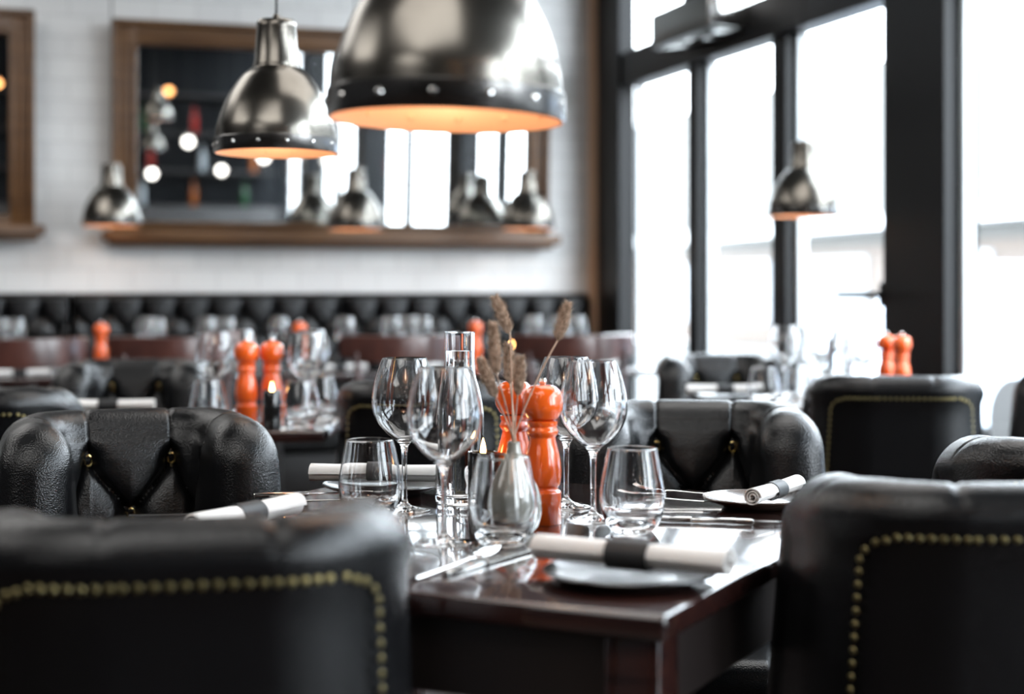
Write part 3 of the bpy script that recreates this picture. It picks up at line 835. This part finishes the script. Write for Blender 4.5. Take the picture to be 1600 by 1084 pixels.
# candle holders
def make_candle():
    t = thing('candle_holder', '', 'candle', group='lit candle holders')
    bm = NB(); lathe(bm, [(0, 0), (.0215, 0), (.023, .002), (.023, .092), (.0222, .0935), (.0205, .092), (.0205, .012), (0, .010)], 32); obj('holder', bm, M['holder'], t)
    bm = NB(); lathe(bm, [(0, .0105), (.0185, .0105), (.0185, .084), (.016, .0855), (0, .084)], 24); obj('candle', bm, M['wax'], t)
    bm = NB(); lathe(bm, smooth_prof([(0, .0845), (.0030, .089), (.0042, .095), (.0028, .104), (.0010, .111), (0, .114)], 4), 14); obj('flame', bm, M['flame'], t)
    return t
can0 = make_candle(); GC = 'lit candle holders'
put(can0, at(755, 2.36, ZTAB), 'lit candle in a black holder between carafe and grey vase', GC)
put(can0, at(425, 3.87, ZTAB), 'lit candle in a black holder in front of the mills, second table', GC)
for px, lab in ((194, 'lit candle beside the far left orange mill on the banquette table'), (504, 'lit candle right of the orange mill on the middle banquette table'), (800, 'lit candle seen between the dried grass heads on the banquette table')):
    put(can0, wp(wall_t(px, .98), .98, ZTAB), lab, GC, scale=1.0)
# plates, napkins, cutlery
def plate_bm(r=.10):
    bm = NB(); lathe(bm, [(0, 0), (r*.62, 0), (r*.66, .002), (r*.97, .012), (r, .0145), (r*.99, .016), (r*.93, .0145), (r*.66, .0055), (0, .005)], 56); return bm
plate0 = single('side_plate', plate_bm(), M['plate'], 'plate')
plate1 = single('side_plate', plate_bm(.088), M['platebrown'], 'plate')
def make_napkin(length=.24, r=.0165, spiral=True):
    """rolled along local x, resting on z = 0"""
    t = thing('rolled_napkin', '', 'napkin', group='rolled white napkins')
    n = 84; turns = 2.6; bm = NB(); inner = []; outer = []
    for i in range(n+1):
        f = i/n; a = f*turns*2*PI - PI*.2; rr = r*(.30+.70*f)
        outer.append((rr*math.cos(a), rr*math.sin(a))); inner.append(((rr-.0021)*math.cos(a), (rr-.0021)*math.sin(a)))
    loop = outer+list(reversed(inner)); N_ = len(loop); nx = 14; rings = []
    for i in range(nx+1):
        f = i/nx-.5; x = f*length; sc = 1+.10*abs(2*f)**2-.10*math.exp(-(f/.07)**2)
        rings.append([bm.verts.new((x+.0012*math.sin(j*.2), y*sc, z*sc*.94+r*.97)) for j, (y, z) in enumerate(loop)])
    for i in range(nx):
        for j in range(N_): bm.faces.new((rings[i][j], rings[i][(j+1) % N_], rings[i+1][(j+1) % N_], rings[i+1][j]))
    for rg in (rings[0], rings[-1]):
        for j in range(n): bm.faces.new((rg[j], rg[j+1], rg[N_-2-j], rg[N_-1-j]))
    obj('cloth', bm, M['linen'], t, auto=70)
    bm = NB(); ro = r*1.0
    pr = [(ro+.0004, -.026), (ro+.0012, -.026), (ro+.0012, .026), (ro+.0004, .026)]
    lathe(bm, pr+[pr[0]], 40)
    bmesh.ops.rotate(bm, verts=bm.verts, cent=(0, 0, 0), matrix=Matrix.Rotation(PI/2, 3, 'Y')); bmesh.ops.translate(bm, verts=bm.verts, vec=(0, 0, r*.97))
    for v in bm.verts: v.co.z = r*.97+(v.co.z-r*.97)*.94
    obj('napkin_band', bm, M['blackpaper'], t)
    return t
nap0 = make_napkin(); GN = 'rolled white napkins'
def fork_bm():
    bm = NB()
    tube(bm, [(-.10, 0, .003), (-.06, 0, .003), (0, 0, .006), (.035, 0, .009), (.048, 0, .007)], [.0042, .0036, .0022, .0026, .004], 8)
    for v in bm.verts: v.co.z = (v.co.z-.004)*.45+.004; 
    box(bm, (.056, 0, .0055), (.02, .022, .0016), .0006, 1)
    for k in range(4):
        y = (k-1.5)*.0062; tube(bm, [(.064, y, .0055), (.080, y, .0062), (.094, y*.95, .0085), (.103, y*.9, .0125)], [.0015, .0014, .0012, .0006], 6)
    return bm
def knife_bm():
    bm = NB(); box(bm, (-.065, 0, .0045), (.09, .013, .0075), .003, 2)
    n = 18; T_, Bt = [], []
    for i in range(n+1):
        f = i/n; x = -.02+.135*f; wtop = .009; y0 = -.0085*(1-max(0, (f-.8)/.2)**2); y1 = .0085*(1-max(0, (f-.6)/.4)**2.2)
        T_.append((bm.verts.new((x, y0, .0055)), bm.verts.new((x, y1, .0055)))); Bt.append((bm.verts.new((x, y0, .0035)), bm.verts.new((x, y1, .0035))))
    for i in range(n):
        bm.faces.new((T_[i][0], T_[i][1], T_[i+1][1], T_[i+1][0])); bm.faces.new((Bt[i][0], Bt[i][1], Bt[i+1][1], Bt[i+1][0]))
        bm.faces.new((T_[i][0], T_[i+1][0], Bt[i+1][0], Bt[i][0])); bm.faces.new((T_[i][1], T_[i+1][1], Bt[i+1][1], Bt[i][1]))
    bm.faces.new((T_[0][0], T_[0][1], Bt[0][1], Bt[0][0]))
    return bm
fork0 = single('table_fork', fork_bm(), M['steel'], 'fork'); knife0 = single('table_knife', knife_bm(), M['steel'], 'knife')
GF, GK = 'steel forks', 'steel knives'
def local(p, ang, dx, dy, z): c, s = math.cos(ang), math.sin(ang); return Vector((p.x+c*dx-s*dy, p.y+s*dx+c*dy, z))
aU = math.atan2(-U.y, -U.x); aV = math.atan2(V.y, V.x)
# near place setting
c = at(985, 1.80); put(plate0, Vector((c.x, c.y, ZTAB)), 'black plate under the nearest rolled napkin', 'dark side plates')
put(nap0, Vector((c.x, c.y, ZTAB+.0155)), 'nearest rolled white napkin with a black band, at the table edge', GN, aU-.06)
put(fork0, at(712, 1.90, ZTAB), 'fork at the front left of the nearest setting, tines away from us', GF, aV)
put(knife0, at(768, 1.93, ZTAB), 'knife beside the fork at the front of the table', GK, aV-.05)
# right place setting
c = at(1186, 2.45); put(plate1, Vector((c.x, c.y, ZTAB)), 'brown rimmed plate under the napkin at the right of the front table', 'dark side plates')
put(nap0, Vector((c.x+.02, c.y-.03, ZTAB+.0155)), 'rolled white napkin seen from its open end, right of the forks', GN, aV-.05, .84)
put(fork0, at(1062, 2.49, ZTAB), 'fork lying left of the right hand plate, nearer one', GF, aU+PI+.1)
put(fork0, at(1084, 2.58, ZTAB), 'fork lying left of the right hand plate, farther one', GF, aU+PI+.02)
put(knife0, at(1105, 2.27, ZTAB), 'knife in front of the right hand plate, left one', GK, aU+.25)
put(knife0, at(1200, 2.25, ZTAB), 'knife in front of the right hand plate, beside the chair corner', GK, aU+.25)
# far left setting
c = at(598, 2.62); put(plate0, Vector((c.x, c.y-.0, ZTAB)), 'black plate under the rolled napkin behind the left tumbler', 'dark side plates')
put(nap0, Vector((c.x, c.y+.0, ZTAB+.0155)), 'rolled white napkin with dark band behind the left tumbler', GN, .06-.14)
put(knife0, at(503, 2.57, ZTAB), 'knife at the far left corner of the front table', GK, .18)
put(fork0, at(535, 2.49, ZTAB), 'fork beside the knife at the far left corner of the front table', GF, .1)
# left edge setting
c = at(368, 2.14); put(plate0, Vector((c.x+.02, c.y, ZTAB)), 'black plate at the left edge of the front table', 'dark side plates', scale=.9)
put(nap0, Vector((c.x+.015, c.y-.0, ZTAB+.0145)), 'rolled white napkin at the left table edge, half hidden by the near chair', GN, aV)
put(fork0, at(310, 2.33, ZTAB), 'fork at the left table edge in front of the tufted chair', GF, 0.1)

# second table
def on(px, d): return at(px, d, ZTAB)
G = 'glasses on the second table'
for px, d, lab in ((335, 4.10, 'wine glass left of the mills on the second table'), (374, 4.38, 'wine glass behind the left mill on the second table'), (479, 4.02, 'wine glass right of the mills on the second table'), (487, 4.36, 'wine glass farthest right on the second table')):
    put(wine0, on(px, d), lab, G)
for px, d, lab in ((326, 3.92, 'tumbler at the left front of the glasses on the second table'), (470, 3.88, 'tumbler front right on the second table'), (500, 4.12, 'tumbler at the right corner of the second table')):
    put(tumb0, on(px, d), lab, G)
c = on(170, 4.25); put(plate0, c, 'black plate under the napkin on the second table', 'dark side plates', scale=.9); put(nap0, c+Vector((0, 0, .0145)), 'rolled white napkin with black band on the second table, behind the left chair', GN, .06)
put(fork0, on(452, 3.93), 'fork at the front edge of the second table', GF, 2.2)
put(knife0, on(240, 4.05), 'knife right of the napkin on the second table', GK, 1.2)
# window table
G = 'glasses on the window table'
for px, d, lab in ((1226, 4.86, 'wine glass at the left of the window table'), (1272, 4.78, 'wine glass in front of the bright window, second from left on the window table'), (1345, 4.80, 'wine glass left of the mills on the window table'), (1255, 5.05, 'rear wine glass on the window table')):
    put(wine0, on(px, d), lab, G)
for px, d, lab in ((1193, 4.62, 'tumbler beside the napkin on the window table'), (1290, 4.62, 'tumbler in the middle of the window table'), (1245, 4.58, 'tumbler right of the napkin tumbler on the window table')):
    put(tumb0, on(px, d), lab, G)
put(car0, on(1312, 4.95), 'clear water carafe on the window table', 'water carafes')
c = on(1132, 4.96); put(plate0, c, 'black plate under the napkin on the window table', 'dark side plates', scale=.9); put(nap0, c+Vector((0, 0, .0145)), 'rolled white napkin with black band on the window table', GN, .1)
# banquette tables
G = 'glasses on the banquette tables'
for px, off, lab in ((-2, 1.02, 'wine glass at the left edge of the photo on the banquette table'), (23, 1.1, 'wine glass with bright highlight on the far left banquette table'), (228, .9, 'wine glass right of the far left candle, rear'), (243, 1.12, 'wine glass at right end of far left banquette table'),
                     (322, .95, 'wine glass at left end of the middle banquette table'), (352, 1.1, 'wine glass above the left glass of the second table'), (437, .95, 'wine glass left of the mill on the middle banquette table'), (540, 1.02, 'wine glass at right end of the middle banquette table'),
                     (612, 1.05, 'wine glass at left end of banquette table behind the carafe'), (640, .92, 'wine glass left behind the carafe on the banquette table'), (660, 1.15, 'wine glass just left of the carafe neck, far away'), (835, 1.0, 'wine glass left of the leaning dried grass, far away'), (872, 1.05, 'wine glass behind the leaning dried grass head, far away'), (900, .98, 'wine glass right of the leaning dried grass head, far away')):
    put(wine0, wp(wall_t(px, off), off, ZTAB), lab, G)
for px, off, lab in ((92, 1.2, 'tumbler on the far left banquette table'), (215, 1.2, 'tumbler near the candle on the far left banquette table'), (395, 1.15, 'tumbler on the middle banquette table'), (466, 1.25, 'tumbler in front of the mill on the middle banquette table'), (652, 1.24, 'tumbler behind the carafe on the banquette table'), (820, 1.2, 'tumbler right of the far candle on the banquette table')):
    put(tumb0, wp(wall_t(px, off), off, ZTAB), lab, G)
for px, off, lab in ((30, 1.22, 'rolled white napkin on the far left banquette table'), (530, 1.18, 'rolled white napkin on the middle banquette table'), (700, 1.2, 'rolled white napkin on the banquette table behind the carafe'), (925, 1.2, 'rolled white napkin on the small table at the banquette end')):
    put(nap0, wp(wall_t(px, off), off, ZTAB), lab, GN, RZ+.1)
for o in list(bpy.data.objects):
    if 'placed' in o: del o['placed']

# ------------------------------------------------------------------ dark bar wall behind the camera, seen in the mirror
br = thing('bar_shelf', 'dark bar shelving seen blurred in the mirror', 'shelf', wp(-.2, OB-.03, 0), RZ)
bm = NB(); box(bm, (0, .22, .55), (5.4, .45, 1.1), .01); obj('counter', bm, M['darkwood'], br)
for z in (1.5, 1.95, 2.4):
    bm = NB(); box(bm, (0, .15, z), (5.4, .28, .03), .003); obj('shelf_board', bm, M['darkwood'], br)
btl = NB(); lathe(btl, [(0, 0), (.036, 0), (.038, .004), (.038, .17), (.034, .195), (.015, .225), (.013, .29), (.0145, .292), (.0145, .30), (0, .30)], 20)
BM = [mat('bottle_glass_green', (.02, .08, .03), .08), mat('bottle_glass_amber', (.35, .10, .02), .08), mat('bottle_glass_clear', (.6, .65, .68), .08), mat('bottle_glass_red', (.45, .03, .02), .1)]
bot = [obj('bottle', btl.copy(), m_) for m_ in BM]; btl.free()
nb = 0
for zi, z in enumerate((1.10, 1.515, 1.965)):
    for k in range(9):
        src = bot[(k*3+zi) % 4]; q = wp(-.2-2.4+k*.6+.1*(zi % 2), OB-.18, z+.002)
        b = src if nb < 4 and not src.get('category') else None
        if b is None: b = src.copy(); COL.objects.link(b)
        b.location = q; nb += 1
        cn = ('green', 'amber', 'clear', 'red')[(k*3+zi) % 4]
        tag(b, '%s bottle on the %s of the bar seen in the mirror' % (cn, ('counter', 'lower shelf', 'middle shelf')[zi]), 'bottle', 'bottles %s on the %s' % (cn, ('counter', 'lower shelf', 'middle shelf')[zi]))

M['globe_w'] = emis('white_globe', (1, .93, .85), 7); M['globe_o'] = emis('amber_globe', (1, .42, .14), 6)
g0 = None  # glowing globes added to make blurred mirror spots and light the bar
for i, (tt, oo, z, rr) in enumerate([(-.9, 9.6, 2.0, .06), (.55, 8.8, 2.3, .05), (.75, 10.6, 1.7, .08), (.95, 9.4, 1.5, .06), (1.2, 10.3, 2.4, .05), (1.45, 10.6, 1.85, .07), (1.7, 9.6, 1.55, .06), (2.0, 10.6, 2.1, .05), (2.2, 9.9, 1.7, .07), (2.45, 10.4, 2.2, .06), (-.6, 9.9, 2.4, .05), (2.4, 9.1, 1.75, .06)]):
    am = i % 3 == 1
    t_ = thing('added_globe', '%s glowing globe added by the bar to make a blurred spot in the mirror' % ('amber' if am else 'white'), 'lamp', wp(tt, oo, z), 0, '%s globes added by the bar' % ('amber' if am else 'white'))
    bm = NB(); bmesh.ops.create_uvsphere(bm, u_segments=16, v_segments=10, radius=rr*.72); obj('globe', bm, M['globe_o' if am else 'globe_w'], t_)
    bm = NB(); tube(bm, [(0, 0, rr*.72-.004), (0, 0, CEIL-z)], .004, 6); obj('cord', bm, M['cord'], t_)

# ------------------------------------------------------------------ street outside
M['paving'] = mat('pale_paving', (.55, .54, .52), .8); vary(M['paving'], 1.2, (.11, .11, .11), (.16, .16, .155))
M['facade'] = mat('pale_render_facade', (.15, .15, .145), .8)
M['cream'] = mat('brownish_shopfront', (.11, .085, .07), .6)
M['dwin'] = mat('shop_window', (.30, .34, .38), .1)
def obox(bm, s0, s1, out0, out1, z0, z1, bev=0, mi=0):
    c = sp((s0+s1)/2, -(out0+out1)/2, (z0+z1)/2); box(bm, c, (out1-out0, s1-s0, z1-z0), bev, 1, rz=RZ, mi=mi)
bm = NB(); obox(bm, -30, 30, .12, 40, -.25, -.12); struct('street_ground', bm, M['paving'], smooth=False)
bl = thing('street_building', 'pale building with shop windows across the street, washed out behind the glass', 'building', sp(0, -14, -.12), RZ)
def lb(bm, x0, x1, y0, y1, z0, z1, bev=0): box(bm, ((x0+x1)/2, (y0+y1)/2, (z0+z1)/2), (x1-x0, y1-y0, z1-z0), bev, 1)
bm = NB(); lb(bm, 0, 3, -16, 40, 0, 6.0); obj('wall', bm, M['facade'], bl, smooth=False)
bm = NB(); lb(bm, -.12, .0, -16, 40, 0, 2.2); obj('shopfront', bm, M['cream'], bl, smooth=False)
bm = NB(); lb(bm, -1.0, 0, -16, 40, 2.5, 2.75); obj('awning', bm, M['whiteframe'], bl, smooth=False)
for k in range(12):
    bm = NB(); y = -14+k*4.4; lb(bm, -.16, -.12, y, y+3.0, .5, 2.0, .01); obj('shop_window', bm, M['dwin'], bl)
def make_car(label):
    t = thing('parked_car', label, 'car', group='cars parked in the street')
    prof = [(-2.1, .25), (-2.15, .55), (-2.0, .78), (-1.55, .88), (-.95, 1.34), (-.3, 1.45), (.55, 1.42), (1.15, .98), (1.85, .84), (2.12, .62), (2.12, .25)]
    bm = NB(); sec = []
    for y, sc in ((-.85, .93), (-.80, 1), (.80, 1), (.85, .93)):
        sec.append([bm.verts.new((x*(.97+.03*(abs(y) < .82)), y*(1 if z < .95 else .82), .25+(z-.25)*sc)) for x, z in prof])
    for i in range(3):
        for j in range(len(prof)): bm.faces.new((sec[i][j], sec[i][(j+1) % len(prof)], sec[i+1][(j+1) % len(prof)], sec[i+1][j]))
    bm.faces.new(sec[0]); bm.faces.new(sec[-1]); obj('body', bm, CARM, t, auto=30)
    bm = NB()
    for y in (-.715, .715): box(bm, (-.1, y, 1.14), (1.5, .02, .34), .01)
    obj('side_windows', bm, M['dwin'], t)
    for x in (-1.35, 1.3):
        for y in (-.82, .82):
            bm = NB(); tube(bm, [(x, y-.1, .31), (x, y+.1, .31)], .31, 24); obj('wheel', bm, M['cord'], t)
    return t
CARM = mat('pale_blue_car_paint', (.45, .52, .62), .25, .3)
car_ = make_car('pale blue parked car outside the third window, washed out by daylight')
car_.location = sp(-3.0, -4.6, -.12); car_.rotation_euler.z = RZ+PI/2
dup(car_, sp(3.4, -7.5, -.12), RZ+PI/2, 'pale car parked farther right outside the glass, beyond the wide black column')
